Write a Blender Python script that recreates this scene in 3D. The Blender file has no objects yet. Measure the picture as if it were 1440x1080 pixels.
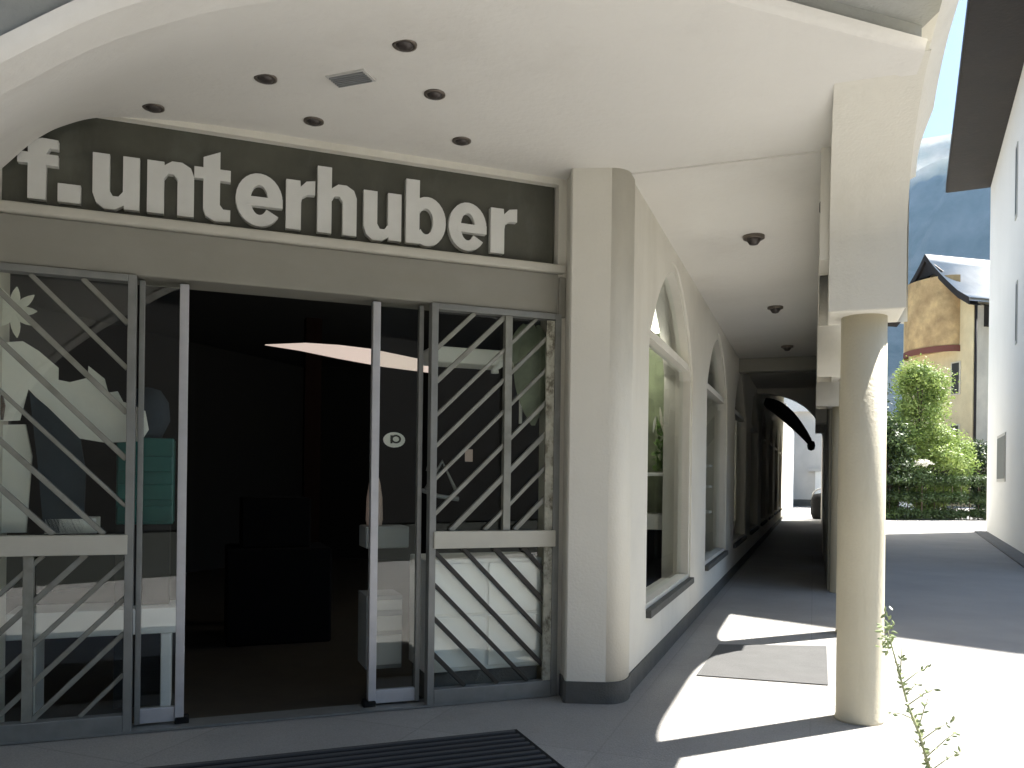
import bpy, bmesh, math, random
from mathutils import Vector, Matrix, Euler, noise
random.seed(7)
S = bpy.context.scene
COL = S.collection
rad = math.radians

# ------------------------------------------------------------------ camera, sky, sun, exposure
cam = bpy.data.cameras.new("camera"); co = bpy.data.objects.new("camera", cam); COL.objects.link(co)
cam.sensor_width = 36; cam.lens = 28.75; cam.shift_y = 0.0934; cam.clip_start = .05; cam.clip_end = 20000
co.location = (0, 0, 1.5)
co.rotation_euler = (Euler((rad(90), 0, 0)).to_matrix() @ Matrix.Rotation(rad(0.75), 3, 'Z')).to_euler()
S.camera = co
SUN_H = Vector((.90, .43, 0)).normalized(); ELEV = rad(57)
SUNV = Vector((SUN_H.x*math.cos(ELEV), SUN_H.y*math.cos(ELEV), math.sin(ELEV)))
w = bpy.data.worlds.new("World"); S.world = w; w.use_nodes = True
nt = w.node_tree; nt.nodes.clear()
sk = nt.nodes.new('ShaderNodeTexSky'); sk.sky_type = 'NISHITA'; sk.sun_disc = False
sk.sun_elevation = ELEV; sk.sun_rotation = math.atan2(SUN_H.x, SUN_H.y)
sk.air_density = 1.0; sk.dust_density = 2.0; sk.altitude = 600
bg = nt.nodes.new('ShaderNodeBackground'); bg.inputs[1].default_value = 0.05
wo = nt.nodes.new('ShaderNodeOutputWorld')
nt.links.new(sk.outputs[0], bg.inputs[0]); nt.links.new(bg.outputs[0], wo.inputs[0])
sl = bpy.data.lights.new("sun", 'SUN'); sl.energy = 5.0; sl.angle = rad(.5); sl.color = (1, .96, .9)
so = bpy.data.objects.new("sun", sl); COL.objects.link(so)
so.rotation_euler = SUNV.to_track_quat('Z', 'Y').to_euler(); so.location = (20, 10, 30)
S.view_settings.view_transform = 'Standard'; S.view_settings.look = 'None'
S.view_settings.gamma = 1; S.view_settings.exposure = 2.08
S.render.engine = 'CYCLES'
S.cycles.max_bounces = 10; S.cycles.diffuse_bounces = 6; S.cycles.transparent_max_bounces = 16
S.render.resolution_x = 1024; S.render.resolution_y = 768

# ------------------------------------------------------------------ frames of the place
YAW = math.atan(424/1150)
U = Vector((math.sin(YAW), math.cos(YAW), 0)); V = Vector((math.cos(YAW), -math.sin(YAW), 0))   # along / across the arcade
AF = rad(20.9)
F = Vector((math.cos(AF), math.sin(AF), 0)); N = Vector((math.sin(AF), -math.cos(AF), 0)); R0 = Vector((.32, 5.70, 0))  # diagonal shop front
def P(u, v, z=0): return U*u + V*v + Vector((0, 0, z))
def Q(s, n, z=0): return R0 + F*s + N*n + Vector((0, 0, z))

# ------------------------------------------------------------------ helpers
def tag(o, label=None, cat=None, group=None, kind=None):
    for k, x in (('label', label), ('category', cat), ('group', group), ('kind', kind)):
        if x: o[k] = x
    return o
def empty(name, loc=(0, 0, 0), label=None, cat=None, group=None, rz=0):
    o = bpy.data.objects.new(name, None); COL.objects.link(o); o.location = loc; o.rotation_euler[2] = rz
    o.empty_display_size = .2
    return tag(o, label, cat, group)
def copy_tree(o, parent=None):
    kids = [c for c in bpy.data.objects if c.parent == o]
    c = o.copy(); COL.objects.link(c)
    if parent: c.parent = parent
    for k in kids: copy_tree(k, c)
    return c
def rootloc(p):
    v = Vector((0, 0, 0))
    while p: v += Vector(p.location); p = p.parent
    return v

class MB:
    def __init__(s): s.v = []; s.f = []; s.sm = []
    def face(s, pts, smooth=False):
        i = len(s.v); s.v += [Vector(p) for p in pts]; s.f.append(tuple(range(i, i+len(pts)))); s.sm.append(smooth)
    def grid(s, rows, smooth=True, close=False):
        i = len(s.v); m = len(rows[0])
        for r in rows: s.v += [Vector(p) for p in r]
        for a in range(len(rows)-1):
            for b in range(m if close else m-1):
                c = (b+1) % m
                s.f.append((i+a*m+b, i+a*m+c, i+(a+1)*m+c, i+(a+1)*m+b)); s.sm.append(smooth)
    def box(s, o, a, b, c):   # corner o and three edge vectors
        o, a, b, c = map(Vector, (o, a, b, c)); i = len(s.v)
        s.v += [o, o+a, o+a+b, o+b, o+c, o+a+c, o+a+b+c, o+b+c]
        for q in ((0, 3, 2, 1), (4, 5, 6, 7), (0, 1, 5, 4), (1, 2, 6, 5), (2, 3, 7, 6), (3, 0, 4, 7)):
            s.f.append(tuple(i+k for k in q)); s.sm.append(False)
    def prism(s, poly, z0, z1):  # plan polygon
        n = len(poly); A = [Vector((p[0], p[1], z0)) for p in poly]; B = [Vector((p[0], p[1], z1)) for p in poly]
        s.face(list(reversed(A))); s.face(B)
        for k in range(n): s.face([A[k], A[(k+1) % n], B[(k+1) % n], B[k]])
    def extr(s, poly, d):  # any 3-D polygon swept by vector d
        n = len(poly); A = [Vector(p) for p in poly]; B = [p+Vector(d) for p in A]
        s.face(list(reversed(A))); s.face(B)
        for k in range(n): s.face([A[k], A[(k+1) % n], B[(k+1) % n], B[k]])
    def bar(s, a, b, w, h, nrm):   # bar a->b, width w across, depth h along nrm
        a, b, nrm = Vector(a), Vector(b), Vector(nrm).normalized(); d = (b-a).normalized(); x = d.cross(nrm).normalized()
        s.box(a-x*w/2-nrm*h/2, b-a, x*w, nrm*h)
    def tube(s, pts, rs, n=12, caps=True):
        pts = [Vector(p) for p in pts]; rows = []
        for k, p in enumerate(pts):
            d = (pts[min(k+1, len(pts)-1)]-pts[max(k-1, 0)]).normalized()
            x = d.cross(Vector((0, 0, 1))) if abs(d.z) < .95 else d.cross(Vector((0, 1, 0)))
            x.normalize(); y = d.cross(x).normalized(); r = rs[k] if hasattr(rs, '__len__') else rs
            rows.append([p+(x*math.cos(t)+y*math.sin(t))*r for t in [2*math.pi*j/n for j in range(n)]])
        s.grid(rows, True, True)
        if caps: s.face(list(reversed(rows[0]))); s.face(rows[-1])
    def lathe(s, c, prof, n=24):
        c = Vector(c); rows = [[c+Vector((r*math.cos(t), r*math.sin(t), z)) for t in [2*math.pi*j/n for j in range(n)]] for r, z in prof]
        s.grid(rows, True, True)
    def build(s, name, mat, parent=None, bevel=0, seg=2):
        me = bpy.data.meshes.new(name); o0 = rootloc(parent)
        me.from_pydata([tuple(p-o0) for p in s.v], [], s.f)
        me.polygons.foreach_set('use_smooth', s.sm)
        bm = bmesh.new(); bm.from_mesh(me); bmesh.ops.remove_doubles(bm, verts=bm.verts, dist=1e-5)
        bmesh.ops.recalc_face_normals(bm, faces=bm.faces); bm.to_mesh(me); bm.free()
        me.materials.append(mat); o = bpy.data.objects.new(name, me); COL.objects.link(o); o.parent = parent
        if bevel:
            b = o.modifiers.new('bevel', 'BEVEL'); b.width = bevel; b.segments = seg; b.limit_method = 'ANGLE'; b.angle_limit = rad(40)
        return o

def mat(name, col, rough=.6, metal=0, bump=0, bscale=30, var=0, vscale=3, spec=.5, emit=None, es=0, col2=None, sub=None):
    m = bpy.data.materials.new(name); m.use_nodes = True; t = m.node_tree; b = t.nodes['Principled BSDF']
    b.inputs['Base Color'].default_value = (*col, 1); b.inputs['Roughness'].default_value = rough; b.inputs['Metallic'].default_value = metal
    b.inputs['Specular IOR Level'].default_value = spec
    if emit: b.inputs['Emission Color'].default_value = (*emit, 1); b.inputs['Emission Strength'].default_value = es
    if bump or var:
        tc = t.nodes.new('ShaderNodeTexCoord')
    if var:
        n = t.nodes.new('ShaderNodeTexNoise'); n.inputs['Scale'].default_value = vscale; n.inputs['Detail'].default_value = 6; n.inputs['Roughness'].default_value = .62
        t.links.new(tc.outputs['Object'], n.inputs['Vector'])
        r = t.nodes.new('ShaderNodeValToRGB'); c2 = col2 or tuple(c*(1-var) for c in col)
        r.color_ramp.elements[0].position = .32; r.color_ramp.elements[0].color = (*c2, 1)
        r.color_ramp.elements[1].position = .66; r.color_ramp.elements[1].color = (*col, 1)
        t.links.new(n.outputs[0], r.inputs[0]); t.links.new(r.outputs[0], b.inputs['Base Color'])
    if bump:
        n = t.nodes.new('ShaderNodeTexNoise'); n.inputs['Scale'].default_value = bscale; n.inputs['Detail'].default_value = 5
        t.links.new(tc.outputs['Object'], n.inputs['Vector'])
        bp = t.nodes.new('ShaderNodeBump'); bp.inputs['Strength'].default_value = bump; bp.inputs['Distance'].default_value = .02
        t.links.new(n.outputs[0], bp.inputs['Height']); t.links.new(bp.outputs[0], b.inputs['Normal'])
    return m

def stain(m, col, scale=(2, 2, .4), lo=.55, hi=.8, amt=.5):
    """Streaky dirt with a shape of its own, mixed over a material's colour."""
    t = m.node_tree; b = t.nodes['Principled BSDF']; tc = t.nodes.new('ShaderNodeTexCoord'); mp = t.nodes.new('ShaderNodeMapping')
    mp.inputs['Scale'].default_value = scale; n = t.nodes.new('ShaderNodeTexNoise'); n.inputs['Scale'].default_value = 1; n.inputs['Detail'].default_value = 8
    n.inputs['Roughness'].default_value = .7
    t.links.new(tc.outputs['Object'], mp.inputs[0]); t.links.new(mp.outputs[0], n.inputs['Vector'])
    mr = t.nodes.new('ShaderNodeMapRange'); mr.inputs[1].default_value = lo; mr.inputs[2].default_value = hi; mr.inputs[4].default_value = amt
    t.links.new(n.outputs[0], mr.inputs[0])
    mx = t.nodes.new('ShaderNodeMix'); mx.data_type = 'RGBA'; mx.inputs[7].default_value = (*col, 1)
    t.links.new(mr.outputs[0], mx.inputs[0])
    src = b.inputs['Base Color'].links
    if src: t.links.new(src[0].from_socket, mx.inputs[6])
    else: mx.inputs[6].default_value = b.inputs['Base Color'].default_value
    t.links.new(mx.outputs[2], b.inputs['Base Color']); return m

def glass_mat(name, tint=(.9, .95, .93), ior=1.42, top=.9):
    m = bpy.data.materials.new(name); m.use_nodes = True; t = m.node_tree; t.nodes.clear()
    o = t.nodes.new('ShaderNodeOutputMaterial'); mx = t.nodes.new('ShaderNodeMixShader')
    tr = t.nodes.new('ShaderNodeBsdfTransparent'); tr.inputs[0].default_value = (*tint, 1)
    gl = t.nodes.new('ShaderNodeBsdfGlossy'); gl.inputs['Roughness'].default_value = .01; gl.inputs[0].default_value = (1, 1, 1, 1)
    lw = t.nodes.new('ShaderNodeLayerWeight'); lw.inputs[0].default_value = .5; pw = t.nodes.new('ShaderNodeMath'); pw.operation = 'POWER'; pw.inputs[1].default_value = 5
    ma = t.nodes.new('ShaderNodeMath'); ma.operation = 'MULTIPLY_ADD'; r0 = ((ior-1)/(ior+1))**2*1.6; ma.inputs[1].default_value = top; ma.inputs[2].default_value = r0
    t.links.new(lw.outputs['Facing'], pw.inputs[0]); t.links.new(pw.outputs[0], ma.inputs[0]); t.links.new(ma.outputs[0], mx.inputs[0]); t.links.new(tr.outputs[0], mx.inputs[1]); t.links.new(gl.outputs[0], mx.inputs[2])
    t.links.new(mx.outputs[0], o.inputs[0]); return m

M = {}
M['stucco'] = stain(mat('white_stucco', (.68, .655, .575), .85, bump=.16, bscale=60, var=.07, vscale=1.3), (.46, .43, .35), (1.6, 1.6, .3), .52, .82, .5)
M['ceiling'] = stain(mat('ceiling_plaster', (.70, .68, .63), .9, bump=.2, bscale=25, var=.05, vscale=.9), (.5, .47, .42), (.8, .8, .8), .52, .82, .45)
M['shadeplaster'] = stain(mat('shaded_plaster', (.34, .345, .32), .9, bump=.3, bscale=40, var=.12, vscale=1.5), (.2, .19, .15), (1, 1, 1), .55, .8, .4)  # darker than the white stucco: shade put into the colour
M['column'] = stain(mat('cream_column_paint', (.64, .585, .44), .7, bump=.15, bscale=50, var=.08, vscale=2), (.42, .38, .26), (6, 6, .5), .5, .85, .5)
M['plinth'] = mat('dark_plinth', (.10, .10, .09), .8, bump=.3, bscale=80, var=.25, vscale=6)
M['fascia'] = stain(mat('fascia_paint', (.27, .26, .22), .6, var=.1, vscale=2.5), (.22, .21, .16), (.6, .6, 3), .5, .8, .4)
M['ledge'] = mat('ledge_paint', (.52, .50, .43), .55, var=.1, vscale=4)
M['signboard'] = stain(mat('sign_board', (.085, .085, .065), .35, var=.3, vscale=3), (.14, .15, .13), (3, 3, 1), .5, .8, .6)
M['letter'] = mat('letter_face', (.66, .66, .62), .5, var=.08, vscale=5)
M['alu'] = mat('aluminium_bright', (.52, .52, .53), .38, .35, var=.12, vscale=9)
M['alugrey'] = mat('aluminium_grey', (.26, .265, .25), .45, .4, var=.2, vscale=7)
M['bar'] = stain(mat('bar_metal', (.30, .30, .26), .5, .35, var=.25, vscale=8), (.12, .11, .08), (5, 5, 5), .5, .75, .6)
M['bardark'] = mat('dark_bar', (.035, .033, .028), .5, .2, var=.3, vscale=8)
M['rail'] = mat('cream_rail', (.52, .50, .42), .5, var=.1, vscale=5)
M['tatter'] = stain(mat('peeling_strip', (.50, .49, .40), .8, bump=.6, bscale=25, var=.4, vscale=9), (.1, .09, .06), (12, 12, 9), .5, .62, .9)
M['glass'] = glass_mat('shop_glass', (.95, .97, .95), 1.42)
M['glass2'] = glass_mat('window_glass', (.9, .94, .92), 1.4, .45)
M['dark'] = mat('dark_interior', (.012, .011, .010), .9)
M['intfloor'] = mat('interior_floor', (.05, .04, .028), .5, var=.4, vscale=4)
M['rubber'] = mat('black_rubber', (.010, .010, .010), .9, bump=.3, bscale=200, spec=.2)
M['lampdark'] = mat('downlight_dark', (.06, .05, .045), .4, .3, var=.3, vscale=40)
M['lampring'] = mat('downlight_ring', (.13, .11, .09), .4, .5)
M['vent'] = mat('vent_grey', (.48, .47, .44), .6)
M['white'] = mat('white_paint', (.87, .87, .84), .5, var=.06, vscale=3)
M['whitecloth'] = stain(mat('white_cloth', (.86, .85, .80), .9, bump=.5, bscale=8, var=.06, vscale=3), (.6, .58, .5), (3, 3, 3), .5, .8, .4)
M['brown'] = mat('brown_wood', (.10, .05, .03), .6, var=.4, vscale=6)
M['navy'] = mat('dark_blue_cloth', (.03, .045, .06), .9, var=.3, vscale=5)
M['teal'] = mat('teal_plastic', (.012, .12, .105), .4, var=.2, vscale=6)
M['pink'] = mat('pale_pink', (.55, .42, .36), .6)
M['grey'] = mat('mid_grey', (.22, .23, .23), .6, var=.1, vscale=5)
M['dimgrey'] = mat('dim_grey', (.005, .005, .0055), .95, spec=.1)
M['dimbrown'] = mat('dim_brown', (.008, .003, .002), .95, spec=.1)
M['reflstrip'] = mat('glowing_reflection', (.8, .7, .6), .5, emit=(1, .80, .70), es=.14)  # glow stands in for a pinkish reflection, not a lamp
M['lampglow'] = mat('lit_globe', (.9, .9, .8), .5, emit=(1, .98, .88), es=.5)
M['leafdark'] = mat('leaf_dark', (.03, .07, .02), .55, var=.5, vscale=3)
M['leafmid'] = mat('leaf_mid', (.075, .15, .035), .5, var=.45, vscale=2.5)
M['leaflight'] = mat('leaf_light', (.16, .25, .06), .5, var=.4, vscale=2.5)
M['flower'] = mat('white_flower', (.75, .74, .66), .6)
M['bark'] = mat('bark', (.10, .075, .05), .9, bump=.6, bscale=20, var=.4, vscale=8)
M['stemgreen'] = mat('weed_stem', (.34, .36, .20), .6)
M['leafweed'] = mat('weed_leaf', (.33, .40, .18), .5, var=.35, vscale=12)

def ground_mat(name, c1, c2, joints=None, jc=None):
    m = mat(name, c1, .85, bump=.35, bscale=90, var=1, vscale=.7, col2=c2)
    t = m.node_tree; b = t.nodes['Principled BSDF']; tc = t.nodes.new('ShaderNodeTexCoord')
    n = t.nodes.new('ShaderNodeTexNoise'); n.inputs['Scale'].default_value = 140; n.inputs['Detail'].default_value = 3
    t.links.new(tc.outputs['Object'], n.inputs['Vector'])
    mx = t.nodes.new('ShaderNodeMix'); mx.data_type = 'RGBA'; mx.blend_type = 'MULTIPLY'; mx.inputs[0].default_value = .5
    src = b.inputs['Base Color'].links[0].from_socket
    rr = t.nodes.new('ShaderNodeValToRGB'); rr.color_ramp.elements[0].position = .3; rr.color_ramp.elements[0].color = (.55, .55, .55, 1); rr.color_ramp.elements[1].position = .65
    t.links.new(n.outputs[0], rr.inputs[0]); t.links.new(src, mx.inputs[6]); t.links.new(rr.outputs[0], mx.inputs[7])
    last = mx.outputs[2]
    if joints:
        mp = t.nodes.new('ShaderNodeMapping'); mp.inputs['Rotation'].default_value = (0, 0, joints[2])
        t.links.new(tc.outputs['Object'], mp.inputs[0])
        br = t.nodes.new('ShaderNodeTexBrick'); br.inputs['Scale'].default_value = 1; br.inputs['Mortar Size'].default_value = .006
        br.inputs['Brick Width'].default_value = joints[0]; br.inputs['Row Height'].default_value = joints[1]; br.offset = .0 if len(joints) < 4 else joints[3]
        br.inputs['Color1'].default_value = (1, 1, 1, 1); br.inputs['Color2'].default_value = (.9, .9, .9, 1); br.inputs['Mortar'].default_value = (.82, .82, .82, 1)
        t.links.new(mp.outputs[0], br.inputs['Vector'])
        m2 = t.nodes.new('ShaderNodeMix'); m2.data_type = 'RGBA'; m2.blend_type = 'MULTIPLY'; m2.inputs[0].default_value = 1
        t.links.new(last, m2.inputs[6]); t.links.new(br.outputs[0], m2.inputs[7]); last = m2.outputs[2]
    t.links.new(last, b.inputs['Base Color']); return m
M['street'] = ground_mat('street_asphalt', (.33, .32, .305), (.275, .27, .26))
M['walk'] = ground_mat('arcade_paving', (.33, .32, .30), (.27, .262, .25), (1.1, 1.1, YAW))
stain(M['street'], (.16, .155, .145), (.6, .6, .6), .56, .75, .35); stain(M['walk'], (.13, .125, .115), (1.3, 1.3, 1.3), .56, .78, .4)
M['darkground'] = mat('dark_ground', (.014, .017, .012), .9, var=.4, vscale=.02)  # near black so ground behind the viewer mirrors dark in the glass

# ------------------------------------------------------------------ ground
g = MB(); g.face([(-6000, -6000, -.06), (6000, -6000, -.06), (6000, 6000, -.06), (-6000, 6000, -.06)])
tag(g.build('ground', M['darkground']), kind='structure')
g = MB(); g.face([(-40, -2.5, 0), (50, -2.5, 0), (50, 80, 0), (-40, 80, 0)]); tag(g.build('street', M['street']), kind='structure')
# arcade floor: 4 mm above the street
g = MB(); a = [Q(-7, 3.4, .004), Q(.75, 3.4, .004), P(4.4, .6, .004), P(20, .6, .004), P(20, -1.35, .004), P(5.4, -1.35, .004), Q(.1, 0, .004), Q(-7, 0, .004)]
g.face(a); tag(g.build('pavement', M['walk']), kind='structure')

# ------------------------------------------------------------------ shop building
B = empty('shop_building', (0, 0, 0), 'white stucco arcade building with diagonal glazed shop front and arched side windows', 'building')
ZC = 3.6
# facade wall pieces (white) : right jamb, top strip, pillar
pil = [Q(-.02, 0), Q(.04, 0), (.368, 5.66), (.372, 5.52), (.385, 5.50), (.645, 5.485)]
bz = [Vector((.645, 5.485, 0)), Vector((.80, 5.478, 0)), P(5.68, -1.2)]
BZ = [bz[0]*(1-t)**2+bz[1]*2*t*(1-t)+bz[2]*t*t for t in [k/14 for k in range(1, 15)]]
pil += [(p.x, p.y) for p in BZ]
pil += [tuple(P(6.27, -1.2)), tuple(P(6.27, -1.5)), tuple(Q(.1, -.35)), tuple(Q(-.02, -.3))]
mb = MB(); mb.prism(pil, 0, ZC)
for k in range(len(mb.sm)-len(pil)+5, len(mb.sm)-len(pil)+5+14): mb.sm[k] = True
mb.box(Q(-4.4, -.28, 3.555), F*4.38, N*.28, (0, 0, ZC-3.555))
mb.box(Q(-6.5, -.3, 0), F*3.12, N*.3, (0, 0, ZC))
# long side wall with pointed windows
wins = [(6.27+3.65*k, 6.27+3.65*k+2.42) for k in range(8)]
ZS, ZSP, ZA = .48, 2.62, 3.47
def archz(x):   # x in 0..1 across the opening
    q = abs(2*x-1)
    return ZSP+(ZA-ZSP)*(1-q**1.75)**.80 if q < 1 else ZSP
def wall_holes(mb, u0, u1, z0, z1, holes, vo, vi, n=18):
    prev = u0
    for (a, b) in holes:
        for v in (vo, vi): mb.face([P(prev, v, z0), P(a, v, z0), P(a, v, z1), P(prev, v, z1)])
        xs = [a+(b-a)*k/n for k in range(n+1)]; zt = [archz(k/n) for k in range(n+1)]
        for v in (vo, vi):
            mb.face([P(a, v, z0), P(b, v, z0), P(b, v, ZS), P(a, v, ZS)])
            for k in range(n): mb.face([P(xs[k], v, zt[k]), P(xs[k+1], v, zt[k+1]), P(xs[k+1], v, z1), P(xs[k], v, z1)])
        for k in range(n): mb.face([P(xs[k], vo, zt[k]), P(xs[k+1], vo, zt[k+1]), P(xs[k+1], vi, zt[k+1]), P(xs[k], vi, zt[k])], True)
        mb.face([P(a, vo, ZS), P(a, vo, zt[0]), P(a, vi, zt[0]), P(a, vi, ZS)]); mb.face([P(b, vo, ZS), P(b, vo, zt[-1]), P(b, vi, zt[-1]), P(b, vi, ZS)])
        mb.face([P(a, vo, ZS), P(b, vo, ZS), P(b, vi, ZS), P(a, vi, ZS)])
        prev = b
    for v in (vo, vi): mb.face([P(prev, v, z0), P(u1, v, z0), P(u1, v, z1), P(prev, v, z1)])
    mb.face([P(u1, vo, z0), P(u1, vi, z0), P(u1, vi, z1), P(u1, vo, z1)])
wall_holes(mb, 6.27, 36, 0, ZC, wins, -1.2, -1.5)
mb.build('wall', M['stucco'], B)
# plinth band
mb = MB()
pl = [Q(.03, .0), Vector((.355, 5.655, 0)), Vector((.36, 5.505, 0)), Vector((.38, 5.488, 0)), Vector((.645, 5.473, 0))]
for k, p in enumerate(BZ):
    q_ = BZ[k-1] if k else bz[0]; d = (p-q_).normalized(); pl.append(p+Vector((d.y, -d.x, 0))*.012)
pl.append(P(36, -1.188)); pl.append(P(36, -1.25)); pl.append(P(5.8, -1.25)); pl.append(Q(.03, -.1))
mb.prism([tuple(p) for p in pl], 0, .15); mb.build('plinth', M['plinth'], B)
# fascia over the entrance, ledge
mb = MB(); mb.box(Q(-3.38, -.26, 2.655), F*3.36, N*.27, (0, 0, .275)); mb.box(Q(-.016, -.2, 2.63), F*.05, N*.222, (0, 0, .28))
mb.build('fascia', M['fascia'], B, .006)
mb = MB(); mb.box(Q(-3.38, -.26, 2.932), F*3.40, N*.31, (0, 0, .06)); mb.build('ledge', M['ledge'], B, .015, 3)
# porch soffit: lofted arch that comes down on the left, flat on the right
fr = [(-3.95, 0), (-3.9, 1.2), (-3.76, 1.9), (-3.5, 2.35), (-3.22, 2.62), (-2.98, 2.80), (-2.72, 3.00), (-2.53, 3.115), (-2.27, 3.245), (-1.85, 3.39), (-1.35, 3.50), (-.8, 3.575), (-.3, 3.6)]
bk = [(-4.4, 0), (-4.3, 1.5), (-4.05, 2.25), (-3.75, 2.75), (-3.55, 2.97), (-3.378, 3.165), (-3.25, 3.315), (-3.16, 3.40), (-3.07, 3.46), (-2.93, 3.525), (-2.75, 3.56), (-2.4, 3.59), (-2.0, 3.6)]
def smoothline(pts, m=4):
    out = []
    for i in range(len(pts)-1):
        p0 = pts[max(i-1, 0)]; p1 = pts[i]; p2 = pts[i+1]; p3 = pts[min(i+2, len(pts)-1)]
        for k in range(m):
            t = k/m
            out.append(tuple(.5*((2*p1[j])+(-p0[j]+p2[j])*t+(2*p0[j]-5*p1[j]+4*p2[j]-p3[j])*t*t+(-p0[j]+3*p1[j]-3*p2[j]+p3[j])*t**3) for j in (0, 1)))
    out.append(pts[-1]); return out
frs, bks = smoothline(fr), smoothline(bk)
N1 = 2.0
mb = MB(); rows = []
for j in range(9):
    t = j/8; e = t*t*(3-2*t)*.35+t*.65
    rows.append([Q(b[0]*(1-e)+f[0]*e, N1*t, (b[1]*(1-e)+f[1]*e)) for f, b in zip(frs, bks)])
mb.grid(rows)
c_fr = Q(.94, N1)
corner_n = P(4.5, .52)
# flat part of the ceiling
flat = [rw[-1] for rw in rows]+[Q(1.11, N1, ZC), P(5.5, .56, ZC), P(5.5, -1.3, ZC), Q(.3, -.1, ZC), Q(0, 0, ZC)]
mb.face(flat); mb.build('ceiling', M['ceiling'], B)
from mathutils.bvhtree import BVHTree
CEIL = BVHTree.FromPolygons([tuple(p) for p in mb.v], mb.f)
def ceil_z(p):
    h = CEIL.ray_cast(Vector((p[0], p[1], 2)), Vector((0, 0, 1))); return h[0].z if h[0] else ZC
# arch edge lip
mb = MB(); lip0 = frs+[(1.10, 3.6)]; lipA = [(a, z-.012) for a, z in lip0]
def fw_(z): return min(1, max(0, (3.6-z)/.12))
mb.grid([[Q(a, 1.985, z+.004) for a, z in lip0], [Q(a, 1.99, z-.003-.012*fw_(z)) for a, z in lip0]], False)
mb.grid([[Q(a, 1.99, z-.003-.012*fw_(z)) for a, z in lip0], [Q(a+.015-(.18 if a > 1 else 0), 2.20, z-.003-.016*fw_(z)) for a, z in lip0]], False)
mb.grid([[Q(a+.015-(.18 if a > 1 else 0), 2.20, z-.003-.016*fw_(z)) for a, z in lip0], [Q(a+.02-(.2 if a > 1 else 0), 2.225, z+.03) for a, z in lip0], [Q(a+.02-(.2 if a > 1 else 0), 2.235, z+.05) for a, z in lip0]])
mb.build('arch_edge', M['ceiling'], B)
# shaded wall above the arch, projecting slab above; shade put into the grey
mb = MB()
lipC = frs+[(.90, 3.6)]
mb.grid([[Q(a, 2.215, z+.02) for a, z in lipC], [Q(a, 2.215, 3.74) for a, z in lipC]], False)
mb.face([Q(-7, 2.215, 0), Q(-3.95, 2.215, 0), Q(-3.95, 2.215, 3.74), Q(-7, 2.215, 3.74)])
slab = [Q(-7, 2.2), Q(.92, 2.2), P(4.2, .56), P(3.1, .56), Q(-7, 3.3)]
mb.prism([tuple(p) for p in slab], 3.72, 3.95); mb.build('balcony_slab', M['shadeplaster'], B)
# arcade beam with rounded openings, brackets over the columns
COLU = [5.65+3.26*k for k in range(5)]
mb = MB(); V0, V1 = .02, .56
def opening(a, b):
    pts = []; n = 22
    for k in range(n+1):
        x = k/n; q = abs(2*x-1); pts.append((a+(b-a)*x, 2.62+.55*(1-q**4.5)**.5 if q < 1 else 2.56))
    return pts
for i in range(4):
    a, b = COLU[i]+.22, COLU[i+1]-.22; o = opening(a, b)
    for v in (V0, V1):
        for k in range(len(o)-1): mb.face([P(o[k][0], v, o[k][1]), P(o[k+1][0], v, o[k+1][1]), P(o[k+1][0], v, ZC+.1), P(o[k][0], v, ZC+.1)])
    mb.grid([[P(x, V0, z) for x, z in o], [P(x, V1, z) for x, z in o]])
mb.box(P(5.46, .02, 2.9), U*.42, V*.1, (0, 0, .72))
# end arch of the arcade
e = []; n = 20; ue = 18.95
for k in range(n+1):
    x = k/n; e.append((-1.2+1.40*x, 2.35+1.15*math.sqrt(max(0, 1-x**2.2))))
for u in (ue, ue+.3):
    for k in range(n): mb.face([P(u, e[k][0], e[k][1]), P(u, e[k+1][0], e[k+1][1]), P(u, e[k+1][0], ZC+.1), P(u, e[k][0], ZC+.1)])
    mb.face([P(u, .2, 0), P(u, .56, 0), P(u, .56, ZC+.1), P(u, .2, ZC+.1)])
mb.grid([[P(ue, v, z) for v, z in e]+[P(ue, .2, 0)], [P(ue+.3, v, z) for v, z in e]+[P(ue+.3, .2, 0)]])
mb.build('arcade_beam', M['stucco'], B)
mb = MB(); mb.face([P(5.5, -1.25, 3.588), P(5.5, .56, 3.588), P(19.2, .56, 3.588), P(19.2, -1.25, 3.588)])
mb.face([P(5.5, -1.25, 3.588), P(5.5, .56, 3.588), P(5.5, .56, 3.62), P(5.5, -1.25, 3.62)])
mb.build('arcade_ceiling', M['ceiling'], B)
# bracket that flares from the first column into the porch ceiling
pr = [(5.427, 2.568), (5.427, 2.75), (5.427, 2.9), (5.427, 2.97)]
for k in range(33):
    t = rad(90*k/32); pr.append((4.42+1.007*math.cos(t), 3.0+.61*math.sin(t)))
mb = MB(); mb.extr([P(u, .075, z) for u, z in pr+[(4.42, 3.66), (5.46, 3.66), (5.46, 2.568)]], V*.435)
mb.build('bracket', M['stucco'], B)
q3 = [p for p in pr if p[1] > 3.28]; NQ = len(q3)-1
mb = MB(); mb.grid([[P(u, .50, z) for u, z in q3], [P(u, .54, z+.02+.01*min(1, k/6)) for k, (u, z) in enumerate(q3)], [P(u, .51+.09*min(1, k/8), z+.05+.07*min(1, k/8)) for k, (u, z) in enumerate(q3)]])
mb.grid([[P(u, v, z) for u in (4.42, 4.1, 3.2)] for v, z in ((.50, 3.612), (.54, 3.64), (.60, 3.73))])
mb.build('arch_corner', M['stucco'], B)
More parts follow.
